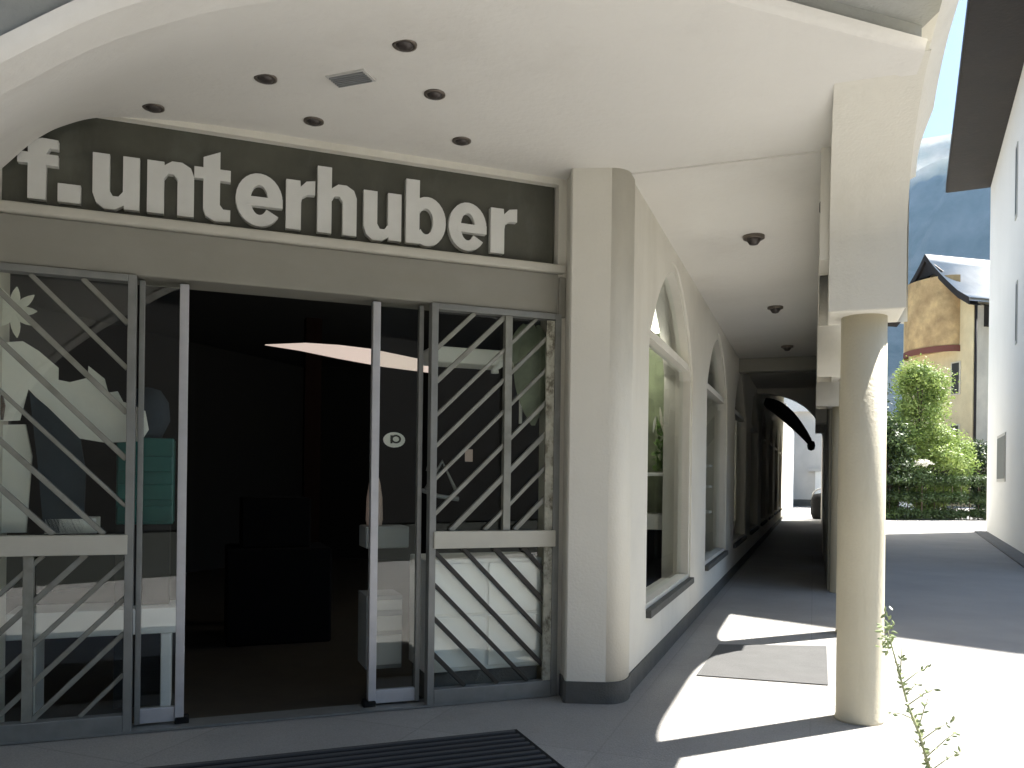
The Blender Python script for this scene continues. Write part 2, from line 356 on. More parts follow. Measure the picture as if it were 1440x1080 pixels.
# transverse dark beam deep in the arcade and bay infill added to darken it
mb = MB(); mb.box(P(14.2, -1.2, 3.36), U*.3, V*1.22, (0, 0, .22)); mb.build('cross_beam', M['fascia'], B)
mb = MB()
mb.box(P(12.35, .2, 0), U*2.92, V*.06, (0, 0, 3.0)); mb.box(P(15.6, .2, 0), U*2.92, V*.06, (0, 0, 3.0)); mb.build('dark_infill', M['fascia'], B)  # closed panels added to keep light out of the far bays
mb = MB(); mb.box(P(19.26, .30, 0), U*16.7, V*.15, (0, 0, 5.2)); mb.box(P(19.26, -1.5, 3.6), U*16.7, V*.3, (0, 0, 1.6)); mb.box(P(19.26, -1.5, 5.2), U*16.9, V*2.0, (0, 0, .15))  # street-side wall and high roof added to keep the sun off the shop wall
mb.build('shade_gallery', M['stucco'], B)
# upper storey over everything
mb = MB(); up = [Q(-7, 2.2), Q(1.08, 2.2), P(4.5, .62), P(19.25, .62), P(19.25, -9), P(3, -9), Q(-9, -3)]
mb.prism([tuple(p) for p in up], 3.96, 7.2); mb.build('upper_storey', M['stucco'], B)
mb = MB(); up2 = [P(4.2, 1.0), P(19.6, 1.0), P(19.6, -9.5), P(2, -9.5), Q(-9, 2.6), Q(1.3, 2.6)]
mb.prism([tuple(p) for p in up2], 7.22, 7.45); mb.build('roof', M['brown'], B)
# interior shell
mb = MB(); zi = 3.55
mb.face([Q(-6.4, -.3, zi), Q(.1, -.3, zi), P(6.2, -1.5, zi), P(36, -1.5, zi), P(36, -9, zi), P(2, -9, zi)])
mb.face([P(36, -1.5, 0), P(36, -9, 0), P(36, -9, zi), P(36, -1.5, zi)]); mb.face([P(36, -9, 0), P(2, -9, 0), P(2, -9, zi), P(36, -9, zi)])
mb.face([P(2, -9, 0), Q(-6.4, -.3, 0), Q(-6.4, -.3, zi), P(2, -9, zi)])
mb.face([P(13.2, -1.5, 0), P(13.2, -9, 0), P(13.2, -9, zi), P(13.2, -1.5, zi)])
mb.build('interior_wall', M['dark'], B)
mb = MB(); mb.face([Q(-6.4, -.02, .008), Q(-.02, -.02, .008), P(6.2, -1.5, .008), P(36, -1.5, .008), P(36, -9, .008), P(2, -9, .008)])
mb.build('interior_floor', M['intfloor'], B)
# arched windows
for i, (a, b) in enumerate(wins):
    fm = MB(); vo, vi = -1.215, -1.33; n = 24; fw = .07
    o = [(a, ZS)]+[(a+(b-a)*k/n, archz(k/n)) for k in range(n+1)]+[(b, ZS)]
    cx, cz = (a+b)/2, 1.7
    inn = [(x+(fw if x < cx else -fw)*(1 if abs(x-cx) > .05 else 0), z-(fw if z > ZS+.01 else -fw*.9)) for x, z in o]
    inn = [(min(max(x, a+fw), b-fw), z) for x, z in inn]
    for v in (vo, vi): fm.grid([[P(x, v, z) for x, z in o], [P(x, v, z) for x, z in inn]], False)
    fm.grid([[P(x, vo, z) for x, z in inn], [P(x, vi, z) for x, z in inn]], False)
    fm.box(P(a+.002, vi+.002, ZS), U*(b-a-.004), V*.11, (0, 0, .06))
    fm.box(P(a+.03, vi+.005, 2.64), U*(b-a-.06), V*.10, (0, 0, .07))
    pass
    f_ = fm.build('window', M['stucco'], B)
    pm = MB(); pm.face([P(x, -1.29, z) for x, z in o]); pm.build('pane', M['glass2'], f_)
    sm = MB(); sm.box(P(a+.005, -1.212, ZS-.035), U*(b-a-.01), V*.055, (0, 0, .06)); sm.build('sill', M['plinth'], f_, .004)

# ------------------------------------------------------------------ shop sign
SG = empty('shop_sign', Q(-1.7, 0, 3.0), 'dark sign board reading f. unterhuber in raised pale grey letters', 'shop sign')
mb = MB(); mb.box(Q(-4.2, -.09, 2.995), F*4.17, N*.03, (0, 0, .56)); mb.build('sign_board', M['signboard'], SG)
# letters are drawn as polygons with (x, z) in units of x-height, then extruded
H_ = .305; ZB = 3.035
def arc(cx, cz, rx, rz, a0, a1, n=10): return [(cx+rx*math.cos(rad(a0+(a1-a0)*k/n)), cz+rz*math.sin(rad(a0+(a1-a0)*k/n))) for k in range(n+1)]
def L_u(): return [(0, 1), (0, .25), (.06, .08), (.2, -.03), (.4, -.03), (.56, .07), (.56, 0), (.84, 0), (.84, 1), (.54, 1), (.54, .32), (.46, .22), (.36, .22), (.30, .32), (.30, 1)]
def L_n(h=1): return [(0, 0), (0, h), (.30, h), (.30, .93), (.44, 1.03), (.62, 1.03), (.78, .94), (.84, .78), (.84, 0), (.54, 0), (.54, .68), (.47, .78), (.37, .78), (.30, .68), (.30, 0)]
def L_t(): return [(.13, 1.0), (.13, 1.2), (.43, 1.34), (.43, 1.0), (.62, 1.0), (.62, .78), (.43, .78), (.43, .3), (.49, .22), (.62, .22), (.62, -.01), (.34, -.03), (.18, .06), (.13, .2), (.13, .78), (-.03, .78), (-.03, 1.0)]
def L_f(): return [(.12, 0), (.12, .64), (-.05, .64), (-.05, .84), (.12, .84), (.12, .94), (.2, 1.08), (.36, 1.13), (.62, 1.12), (.62, .95), (.48, .95), (.42, .84), (.62, .84), (.62, .64), (.42, .64), (.42, 0)]
def L_r(): return [(0, 0), (0, 1), (.29, 1), (.30, .88), (.42, 1.0), (.60, 1.03), (.60, .74), (.44, .73), (.33, .66), (.31, .55), (.31, 0)]
def L_dot(): return [(0, 0), (0, .34), (.3, .34), (.3, 0)]
def ring(outer, inner):  # outer and inner closed loops, same count -> list of quads
    n = len(outer); return [[outer[k], outer[(k+1) % n], inner[(k+1) % n], inner[k]] for k in range(n)]
def put(mb, poly, s0, wx=1, dd=.045):
    mb.extr([Q(s0+x*H_*wx, -.058, ZB+z*H_) for x, z in poly], N*dd)
def letter(kind, s0, wx=1):
    mb = MB()
    if kind == 'e':
        o = arc(.46, .5, .46, .53, 0, 325, 26); i_ = arc(.46, .5, .17, .30, 0, 325, 26)
        for k in range(26): put(mb, [o[k], o[k+1], i_[k+1], i_[k]], s0, wx)
        put(mb, [(.2, .38), (.92, .38), (.92, .56), (.2, .56)], s0, wx, .047)
    elif kind == 'b':
        put(mb, [(0, 0), (.30, 0), (.30, 1.36), (0, 1.36)], s0, wx, .047)
        o = arc(.48, .5, .42, .53, -140, 140, 22); i_ = arc(.45, .5, .16, .28, -140, 140, 22)
        for k in range(22): put(mb, [o[k], o[k+1], i_[k+1], i_[k]], s0, wx)
    else:
        put(mb, {'u': L_u, 'n': L_n, 't': L_t, 'f': L_f, 'r': L_r, '.': L_dot, 'h': lambda: L_n(1.36)}[kind](), s0, wx)
    mb.build('letter', M['letter'], SG)
for kind, s0, s1 in (('f', -3.30, -3.10), ('.', -3.10, -2.985), ('u', -2.925, -2.68), ('n', -2.64, -2.385), ('t', -2.375, -2.17), ('e', -2.15, -1.875), ('r', -1.855, -1.68),
                     ('h', -1.665, -1.42), ('u', -1.375, -1.13), ('b', -1.10, -.83), ('e', -.81, -.545), ('r', -.515, -.325)):
    wd = {'f': .67, '.': .3, 'u': .84, 'n': .84, 't': .65, 'e': .92, 'r': .60, 'h': .84, 'b': .9}[kind]
    letter(kind, s0+(.05*H_ if kind == 'f' else 0), (s1-s0)/(wd*H_))

# ------------------------------------------------------------------ entrance: lattice screens and sliding doors
NF = N*.03
def line_clip(x0, x1, z0, z1, c, slope):   # segment of z = c + slope*x inside the rectangle
    pts = []
    for x in (x0, x1):
        z = c+slope*x
        if z0 <= z <= z1: pts.append((x, z))
    for z in (z0, z1):
        x = (z-c)/slope
        if x0 < x < x1: pts.append((x, z))
    return pts[:2] if len(pts) >= 2 else None
def screen(name, s0, s1, label, upslope, lowslope, lowmat, muls, tatter):
    E_ = empty(name, Q((s0+s1)/2, 0, 0), label, 'glazed screen')
    mb = MB()
    mb.box(Q(s0, -.04, .01), F*.045, N*.08, (0, 0, 2.64)); mb.box(Q(s1-.045, -.04, .01), F*.045, N*.08, (0, 0, 2.64))
    mb.box(Q(s0+.045, -.038, 2.61), F*(s1-s0-.09), N*.076, (0, 0, .04)); mb.build('frame', M['alugrey'], E_, .003)
    mb = MB(); mb.box(Q(s0+.046, -.036, .012), F*(s1-s0-.092), N*.074, (0, 0, .105)); mb.build('bottom_rail', M['alugrey'], E_, .004)
    mb = MB(); mb.box(Q(s0+.03, -.02, 1.042), F*(s1-s0-.06), N*.075, (0, 0, .112)); mb.build('middle_rail', M['rail'], E_, .004)
    for (sm_, z0, z1) in muls:
        mb = MB(); mb.box(Q(sm_-.026, -.028, z0), F*.052, N*.05, (0, 0, z1-z0)); mb.build('mullion', M['bar'], E_, .003)
    for (z0, z1, sl, mt) in ((1.155, 2.61, upslope, M['bar']), (.118, 1.04, lowslope, lowmat)):
        stp = .225 if z0 > 1 and tatter is False else .185
        for k in range(-14, 26):
            c0 = 1.0+k*stp*math.sqrt(2)*.84 + random.uniform(-.012, .012)
            seg = line_clip(s0+.045, s1-.045, z0, z1, c0-sl*(s0 if sl > 0 else s1)-0, sl*1.0)
            if seg:
                (xa, za), (xb, zb) = seg
                if abs(xa-xb) < .05: continue
                mb = MB(); wd = random.uniform(.022, .034)
                mb.bar(Q(xa, -.008, za), Q(xb, -.008, zb), wd, .03, N); mb.build('diagonal_bar', mt, E_, .004)
    mb = MB(); mb.box(Q(s0+.045, -.036, .118), F*(s1-s0-.09), N*.006, (0, 0, 2.49)); mb.build('pane', M['glass'], E_)
    if tatter:
        mb = MB(); mb.box(Q(s1-.105, .012, .12), F*.058, N*.02, (0, 0, 2.48)); mb.build('edge_strip', M['tatter'], E_)
    return E_
screen('lattice_screen', -.93, -.005, 'right glazed screen with diagonal metal bars beside the white pillar', .98, -1.02, M['bardark'], [(-.385, 1.155, 2.61)], True)
screen('lattice_screen', -3.62, -2.685, 'left glazed screen with diagonal metal bars at the photo edge', -1.0, 1.0, M['bar'], [(-3.215, .118, 1.04)], False)
def sliding(s0, s1, label, post):
    E_ = empty('sliding_door', Q((s0+s1)/2, -.07, 0), label, 'sliding door', 'sliding glass doors standing open either side of the entrance')
    a, b = (s1-.05, s1) if post > 0 else (s0, s0+.05); c, d = (s0, s0+.03) if post > 0 else (s1-.03, s1)
    mb = MB(); mb.box(Q(a, -.10, .03), F*(b-a), N*.06, (0, 0, 2.61)); mb.build('door_stile', M['alu'], E_, .004)
    mb = MB(); mb.box(Q(c, -.10, .03), F*(d-c), N*.05, (0, 0, 2.61)); mb.build('back_stile', M['alugrey'], E_, .003)
    lo = min(b, d); mb = MB(); mb.box(Q(min(b, d), -.095, .035), F*(max(a, c)-min(b, d)), N*.045, (0, 0, .085)); mb.build('bottom_rail', M['alu'], E_, .004)
    mb = MB(); mb.box(Q(min(b, d), -.075, .12), F*(max(a, c)-min(b, d)), N*.006, (0, 0, 2.5)); mb.build('pane', M['glass'], E_)
    mb = MB(); mb.box(Q((a if post > 0 else a-.03), -.12, .009), F*.08, N*.09, (0, 0, .05)); mb.build('floor_guide', M['rubber'], E_, .01)
sliding(-2.675, -2.405, 'open sliding glass door beside the teal display, left of the black doorway', 1)
sliding(-1.30, -.96, 'open sliding glass door right of the black doorway beside the lattice screen', -1)
mb = MB(); mb.box(Q(-3.7, -.13, .009), F*3.7, N*.17, (0, 0, .012)); t_ = mb.build('door_track', M['alugrey']); tag(t_, 'thin grey metal floor track under the shop entrance', 'floor track')

# ------------------------------------------------------------------ columns
def column():
    r = empty('arcade_column', (0, 0, 0)); mb = MB()
    mb.lathe((0, 0, 0), [(.0, .0), (.145, 0), (.145, .015), (.14, .03), (.139, 1.2), (.136, 2.56), (0, 2.56)], 32); mb.build('shaft', M['column'], r)
    mb = MB(); mb.box((-.215, -.22, 2.555), (.43, 0, 0), (0, .44, 0), (0, 0, 1.06)); mb.build('pier_block', M['stucco'], r, .012, 3)
    return r
c0 = column()
labs = ['round cream column nearest the viewer under a square white block', 'second cream column, mostly hidden behind the nearest one', 'third column along the dark arcade', 'fourth column along the dark arcade', 'last column at the far arch of the arcade']
for i, u in enumerate(COLU):
    c_ = c0 if i == 0 else copy_tree(c0)
    c_.location = P(u, .29 if i == 0 else .37, .004); c_.rotation_euler[2] = -YAW
    tag(c_, labs[i], 'column', 'cream columns along the arcade')

# ------------------------------------------------------------------ ceiling lights and vent
def downlight():
    r = empty('ceiling_light'); mb = MB(); mb.lathe((0, 0, 0), [(.075, 0), (.075, -.01), (.058, -.014), (.05, -.004)], 24); mb.build('trim_ring', M['lampring'], r)
    mb = MB(); mb.lathe((0, 0, 0), [(.055, -.003), (.05, -.016), (.03, -.03), (0, -.034)], 20); mb.build('lamp_face', M['lampdark'], r); return r
l0 = downlight()
spots = [(Q(-1.45, 1.40), 3.599, 'small round downlight nearest the top middle of the porch ceiling'), (Q(-2.04, .80), 3.592, 'small round downlight left of the ceiling vent'),
         (Q(-2.6, .21), 3.578, 'small round downlight farthest left above the sign'), (Q(-1.16, .88), 3.599, 'small round downlight right of the ceiling vent'),
         (Q(-1.73, .28), 3.6, 'small round downlight over the middle of the sign'), (Q(-.84, .35), 3.6, 'small round downlight nearest the right end of the sign'),
         (P(7.19, -.5), 3.549, 'round downlight in the arcade ceiling nearest the viewer'), (P(10.16, -.45), 3.549, 'round downlight farther along the arcade ceiling'),
         (P(13.1, -.4), 3.549, 'round downlight before the dark cross beam')]
for i, (p, z, lb) in enumerate(spots):
    c_ = l0 if i == 0 else copy_tree(l0); c_.location = (p.x, p.y, (ceil_z(p) if i < 6 else 3.588)); tag(c_, lb, 'ceiling light', 'recessed ceiling downlights')
    c_.scale = (1.2, 1.2, 2.4) if i > 5 else (.78, .78, .8)
zv = ceil_z(P(3.69, -2.28))-3.6
vt = empty('ceiling_vent', Q(-1.6, .88, 3.596), 'pale grey rectangular vent among the porch downlights', 'vent')
mb = MB(); o_ = P(3.63, -2.40, 3.588+zv); mb.box(o_, U*.13, V*.23, (0, 0, .012)); mb.build('vent_frame', M['vent'], vt, .003)
mb = MB()
for k in range(6): mb.box(P(3.645+.018*k, -2.385, 3.580+zv), U*.008, V*.2, (0, 0, .008))
mb.build('vent_slats', M['grey'], vt)
sp = empty('spotlight', P(5.75, .02, 3.35), 'small black spotlight fixed high beside the first column', 'spotlight')
mb = MB(); mb.tube([P(5.70, .04, 3.33), P(5.80, .04, 3.31)], .026, 12); mb.build('lamp_body', M['rubber'], sp)
mb = MB(); mb.tube([P(5.75, .04, 3.33), P(5.9, .06, 3.36)], .009, 8); mb.build('bracket_arm', M['rubber'], sp)

# ------------------------------------------------------------------ mats
em = empty('entrance_mat', Q(-1.9, 1.0, .005), 'black ribbed rubber mat in front of the shop door', 'door mat')
mb = MB(); m0, m1, q0, q1 = -3.6, -.56, .70, 1.9
mb.face([Q(m0, q0, .009), Q(m1, q0, .009), Q(m1, q1, .009), Q(m0, q1, .009)]); mb.face([Q(m0, q0, .022), Q(m1, q0, .022), Q(m1, q1, .022), Q(m0, q1, .022)])
for a, b in (((m0, q0), (m1, q0)), ((m1, q0), (m1, q1)), ((m1, q1), (m0, q1)), ((m0, q1), (m0, q0))): mb.face([Q(*a, .009), Q(*b, .009), Q(*b, .022), Q(*a, .022)])
mb.build('mat_base', M['rubber'], em)
mb = MB(); k = 0
while q0+.03+k*.075 < q1-.04:
    mb.box(Q(m0+.03, q0+.03+k*.075, .0225), F*(m1-m0-.06), N*.03, (0, 0, .008)); k += 1
mb.build('mat_ribs', mat('mat_rib', (.05, .052, .055), .8), em)
mb = MB(); mb.extr([P(6.42, -.83, .008), P(6.50, .12, .008), P(8.05, .13, .008), P(7.72, -.80, .008)], (0, 0, .005))
tag(mb.build('floor_mat', mat('grey_mat', (.09, .09, .088), .9, bump=.4, bscale=150, var=.15, vscale=5), None, .004), 'flat grey mat lying in the sunlit patch behind the first column', 'floor mat')

# ------------------------------------------------------------------ things inside the shop, some built in place of reflections
def thing(name, mb, m, label, cat, bevel=0, group=None): return tag(mb.build(name, m, None, bevel), label, cat, group)
# pinkish reflection at the doorway, built as a glowing strip
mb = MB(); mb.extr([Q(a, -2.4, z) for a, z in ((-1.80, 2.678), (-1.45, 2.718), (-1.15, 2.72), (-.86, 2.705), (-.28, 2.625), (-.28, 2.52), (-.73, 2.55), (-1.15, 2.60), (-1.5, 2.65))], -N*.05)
thing('reflection_strip', mb, M['reflstrip'], 'glowing pinkish strip imitating a reflection high in the dark doorway', 'lamp')
mb = MB(); mb.box(Q(-.86, -.45, 2.30), F*.52, N*.25, (0, 0, .11)); thing('wall_shelf', mb, M['whitecloth'], 'pale shelf board behind the top of the right lattice screen', 'shelf', .01)
mb = MB(); mb.tube([Q(-.30+.1*math.cos(rad(a)), -.22, 2.26+.07*math.sin(rad(a))) for a in range(190, -10, -20)], .028, 10)
mb.tube([Q(-.2, -.22, 2.25), Q(-.2, -.22, 1.9)], .012, 8); thing('desk_lamp', mb, M['white'], 'white hooked lamp behind the right lattice screen', 'lamp')
# bright reflection low in the right screen, built as a pale cabinet
cb = empty('reflection_cabinet', Q(-.5, -.3, 0), 'large pale cabinet imitating a bright reflection low in the right lattice screen', 'cabinet')
mb = MB(); mb.box(Q(-.92, -.52, .2), F*.84, N*.45, (0, 0, .76)); mb.build('cabinet_body', M['white'], cb, .01)
for a, b in ((-.90, -.50), (-.48, -.10)):
    mb = MB(); mb.box(Q(a, -.068, .23), F*(b-a), N*.014, (0, 0, .34)); mb.build('door_panel', M['white'], cb, .004)
    mb = MB(); mb.box(Q(a, -.068, .59), F*(b-a), N*.014, (0, 0, .34)); mb.build('drawer', M['white'], cb, .004)
mb = MB(); mb.box(Q(-.9, -.5, .009), F*.8, N*.4, (0, 0, .19)); mb.build('cabinet_base', M['plinth'], cb)
dc = empty('drawer_unit', Q(-1.1, -.4, 0), 'small pale drawer unit behind the right sliding door glass', 'cabinet')
mb = MB(); mb.box(Q(-1.27, -.6, .2), F*.25, N*.3, (0, 0, .5)); mb.build('unit_body', M['grey'], dc, .006)
for z in (.23, .46, .60):
    mb = MB(); mb.box(Q(-1.262, -.298, z), F*.234, N*.012, (0, 0, (.2 if z < .3 else .1 if z < .5 else .07))); mb.build('drawer', M['vent'], dc, .003)
mb = MB(); mb.box(Q(-1.28, -.55, 1.02), F*.3, N*.25, (0, 0, .15)); thing('storage_box', mb, M['grey'], 'grey box on a shelf behind the right sliding door', 'box', .01)
mb = MB(); mb.tube([Q(-1.2, -.42, 1.16+z) for z in (0, .05, .2, .3, .34)], [.05, .06, .055, .04, .03], 16); thing('vase', mb, M['pink'], 'pale pink vase standing on the grey box', 'vase')
ps = empty('round_sign', Q(-1.1, -.3, 1.75), 'small pale oval sign with a dark letter hanging by the right door', 'sign')
mb = MB(); mb.extr([Q(-1.1+.075*math.cos(t), -.28, 1.76+.052*math.sin(t)) for t in [2*math.pi*k/20 for k in range(20)]], N*.012); mb.build('sign_face', M['whitecloth'], ps)
mb = MB(); rw = [[Q(-1.09+r*math.cos(t)*1.2, -.262, 1.765+r*math.sin(t)) for t in [2*math.pi*k/14 for k in range(15)]] for r in (.018, .03)]; mb.grid(rw, False)
mb.box(Q(-1.128, -.264, 1.735), F*.014, N*.004, (0, 0, .055)); mb.build('sign_letter', M['bardark'], ps)
mb = MB()
pts = []
for k in range(6): pts.append(Q(-.9+.03*k, -.2, 1.42+.05*k))
mb.tube([Q(-.9, -.2, 1.42), Q(-.78, -.2, 1.62), Q(-.68, -.2, 1.42)], .012, 8); mb.tube([Q(-.92, -.2, 1.42), Q(-.8, -.2, 1.38), Q(-.66, -.2, 1.36)], .015, 8); mb.tube([Q(-.88, -.2, 1.55), Q(-.84, -.2, 1.7), Q(-.86, -.2, 1.8)], .016, 8)
thing('wire_ornament', mb, M['grey'], 'small grey wire ornament at the left edge of the right screen', 'ornament')
mb = MB(); mb.box(Q(-.63, -.16, 1.62), F*.055, N*.003, (0, 0, .085)); thing('price_tag', mb, M['pink'], 'tiny pale price tag behind the right lattice bars', 'price tag')
# leaf shapes in place of a plant reflected in the glass
mb = MB()
def leafshape(mb, c, l, w, dirn, nrm, n=8, bend=.1):
    dirn = Vector(dirn).normalized(); x = dirn.cross(Vector(nrm)).normalized(); rows = []
    for k in range(n+1):
        t = k/n; ww = w*math.sin(math.pi*min(1, t*.93+.05))**.8; cp = Vector(c)+dirn*l*t+Vector(nrm)*bend*l*t*t
        rows.append([cp-x*ww/2, cp+Vector(nrm)*ww*.15, cp+x*ww/2])
    mb.grid(rows)
leafshape(mb, Q(-.16, -.15, 2.60), .72, .26, (0, 0, -1), N); leafshape(mb, Q(-.2, -.16, 2.6), .3, .12, (-.3, -.1, -1), N); leafshape(mb, Q(-.1, -.16, 2.6), .35, .1, (.3, .1, -1), N)
thing('reflected_leaf', mb, mat('pale_leaf', (.22, .25, .17), .7, var=.3, vscale=8), 'large pale green leaf imitating a plant reflected at the top right of the right screen', 'hanging plant')
# left side
mb = MB(); mb.box(Q(-3.4, -.75, .50), F*.95, N*.35, (0, 0, .16)); mb.box(Q(-3.3, -.7, .009), F*.06, N*.3, (0, 0, .49)); mb.box(Q(-2.55, -.7, .009), F*.06, N*.3, (0, 0, .49))
thing('low_bench', mb, M['white'], 'low white bench behind the left lattice screen', 'bench', .006)
def slabpoly(pts, n, m, name, label, cat, th=.012):
    mb = MB(); mb.extr([Q(a, n, z) for a, z in pts], -N*th); return thing(name, mb, m, label, cat)
slabpoly([(-3.62, 2.25), (-3.417, 2.23), (-3.28, 2.25), (-3.2, 2.20), (-3.10, 2.11), (-3.10, 2.04), (-3.04, 2.03), (-2.95, 2.06), (-2.945, 2.13), (-2.86, 2.06), (-2.84, 1.98), (-2.79, 1.99), (-2.76, 1.93), (-2.70, 1.91), (-2.64, 1.88), (-2.62, 1.77), (-2.66, 1.70), (-2.85, 1.685), (-3.01, 1.71), (-3.10, 1.80), (-3.2, 1.92), (-3.25, 1.98), (-3.29, 1.80), (-3.62, 1.77)], -.12, M['whitecloth'], 'house_reflection', 'white sheet with a jagged upper edge imitating a house reflected in the upper left lattice screen', 'cloth')  # flat white shape imitating a house reflected in the glass
slabpoly([(-3.62, 1.76), (-3.27, 1.78), (-3.235, 1.60), (-3.26, 1.16), (-3.62, 1.16)], -.16, M['whitecloth'], 'wall_reflection', 'white upright board imitating a reflection at the far left of the left screen', 'board', .03)  # second flat shape, lower part of the imitated reflection
slabpoly([(-3.24, 1.96), (-3.15, 1.88), (-2.98, 1.70), (-2.95, 1.50), (-2.96, 1.16), (-3.16, 1.16), (-3.19, 1.5)], -.10, M['navy'], 'blue_garment', 'dark blue garment hanging behind the left lattice screen', 'garment', .03)
slabpoly([(-3.62, 2.13), (-3.40, 2.05), (-3.36, 1.88), (-3.37, 1.80), (-3.62, 1.76)], -.095, M['brown'], 'lamp_shade', 'brown conical lamp shade at the left edge of the left screen', 'lamp shade', .04)
mb = MB(); mb.box(Q(-3.16, -.3, 1.155), F*.27, N*.2, (0, 0, .09)); thing('white_box', mb, M['white'], 'flat white box standing above the left middle rail', 'box', .005)
mb = MB(); random.seed(3)
for k in range(9):
    a = rad(40*k); leafshape(mb, Q(-3.33, -.12, 2.42), .11+.06*random.random(), .05, (math.cos(a)*F.x, math.cos(a)*F.y, math.sin(a)), N, 5, .2)
thing('paper_flower', mb, M['flower'], 'white paper flower at the top of the left screen', 'flower')
# teal stand
tl = empty('display_stand', Q(-2.6, -.6, 0), 'teal display stand with stacked trays seen through the left door glass', 'display stand')
mb = MB(); mb.box(Q(-2.83, -.85, 1.18), F*.34, N*.3, (0, 0, .56)); mb.build('stand_body', M['teal'], tl, .01)
for z in (1.20, 1.34, 1.52):
    mb = MB(); mb.box(Q(-2.82, -.548, z), F*.32, N*.02, (0, 0, .1)); mb.build('tray', M['teal'], tl, .005)
mb = MB(); mb.lathe(Q(-2.66, -.7, 1.74), [(.0, .34), (.08, .32), (.13, .24), (.14, .12), (.1, .03), (.09, 0), (0, 0)], 20); mb.build('rounded_top', M['navy'], tl)
mb = MB(); mb.box(Q(-2.83, -.8, .009), F*.32, N*.25, (0, 0, 1.17)); mb.build('stand_base', M['dark'], tl)
# dim furniture in the doorway
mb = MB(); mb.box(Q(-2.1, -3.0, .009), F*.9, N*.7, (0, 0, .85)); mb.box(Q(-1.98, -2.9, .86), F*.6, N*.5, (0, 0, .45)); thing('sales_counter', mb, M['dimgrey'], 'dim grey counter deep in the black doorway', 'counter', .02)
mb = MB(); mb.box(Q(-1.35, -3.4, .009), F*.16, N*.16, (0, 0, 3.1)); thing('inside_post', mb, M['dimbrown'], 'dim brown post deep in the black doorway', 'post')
# window display things behind the first and second arched windows
def shelf(u0, z, w_, label):
    mb = MB(); mb.box(P(u0, -1.86, z), U*w_, V*.46, (0, 0, .035)); return thing('display_shelf', mb, M['white'], label, 'shelf', .004, 'white display shelves in the arched windows')
shelf(8.75, 1.56, .35, 'white shelf board behind the nearest arched window')
shelf(12.0, 1.72, .5, 'upper white shelf behind the second arched window'); shelf(12.0, 1.42, .5, 'middle white shelf behind the second arched window'); shelf(12.0, 1.05, .5, 'lower white shelf behind the second arched window')
mb = MB(); mb.box(P(8.8, -1.80, .98), U*.3, V*.34, (0, 0, .17)); thing('white_carton', mb, M['white'], 'white carton low behind the nearest arched window', 'box', .01)
mb = MB(); mb.box(P(8.8, -1.82, .009), U*.3, V*.38, (0, 0, .97)); thing('display_plinth', mb, M['dimgrey'], 'dark display plinth under the white carton in the nearest arched window', 'plinth', .01)
mb = MB(); mb.lathe(P(8.7, -1.60, 3.10), [(0, .2), (.06, .19), (.12, .12), (.13, .04), (.12, 0), (0, -.01)], 20); mb.tube([P(8.7, -1.6, 3.28), P(8.7, -1.6, 3.45)], .008, 6); thing('globe_lamp', mb, M['lampglow'], 'glowing white dome lamp inside the nearest arched window', 'lamp')
mc = mat('olive_reflection', (.16, .19, .11), .9, var=.35, vscale=4, col2=(.07, .08, .05))  # green of trees reflected in the panes, put into hanging sheets
mb = MB(); mb.grid([[P(9.3+.03*math.sin(k*2.2), -2.5+1.06*k/12, z) for k in range(13)] for z in (.02, 1, 2, 3.5)]); thing('backdrop', mb, mc, 'olive green curtain imitating trees reflected in the nearest window', 'backdrop')
mb = MB(); mb.grid([[P(12.9+.03*math.sin(k*2.2), -2.5+1.06*k/12, z) for k in range(13)] for z in (.02, 1, 2, 3.5)]); thing('backdrop', mb, mc, 'olive green curtain imitating trees reflected in the second window', 'backdrop')
mb = MB(); random.seed(9)
for k in range(60):
    a = random.uniform(0, 6.28); leafshape(mb, P(9.0, -1.58, 1.62+.5*random.random()), random.uniform(.1, .2), .06, (math.cos(a), math.sin(a), random.uniform(-.2, .9)), V, 4, .3)
thing('potted_plant', mb, mat('plant_leaf', (.16, .27, .08), .5, var=.3, vscale=9), 'bushy green plant on the shelf in the nearest arched window', 'plant')
mb = MB(); leafshape(mb, P(8.8, -1.56, 2.30), .3, .12, (.1, .2, -1), V); leafshape(mb, P(8.8, -1.52, 2.2), .24, .09, (.3, .5, -.9), V); leafshape(mb, P(8.8, -1.6, 2.2), .2, .1, (-.3, -.3, -.9), V)
thing('hanging_scarf', mb, M['whitecloth'], 'white scarf hanging inside the nearest arched window', 'scarf')

gl_ = bpy.data.lights.new('globe_lamp_light', 'POINT'); gl_.energy = 10; gl_.shadow_soft_size = .1; gl_.color = (1, .95, .85)
gp = bpy.data.objects.new('globe_lamp_light', gl_); COL.objects.link(gp); gp.location = P(8.62, -1.66, 3.0)
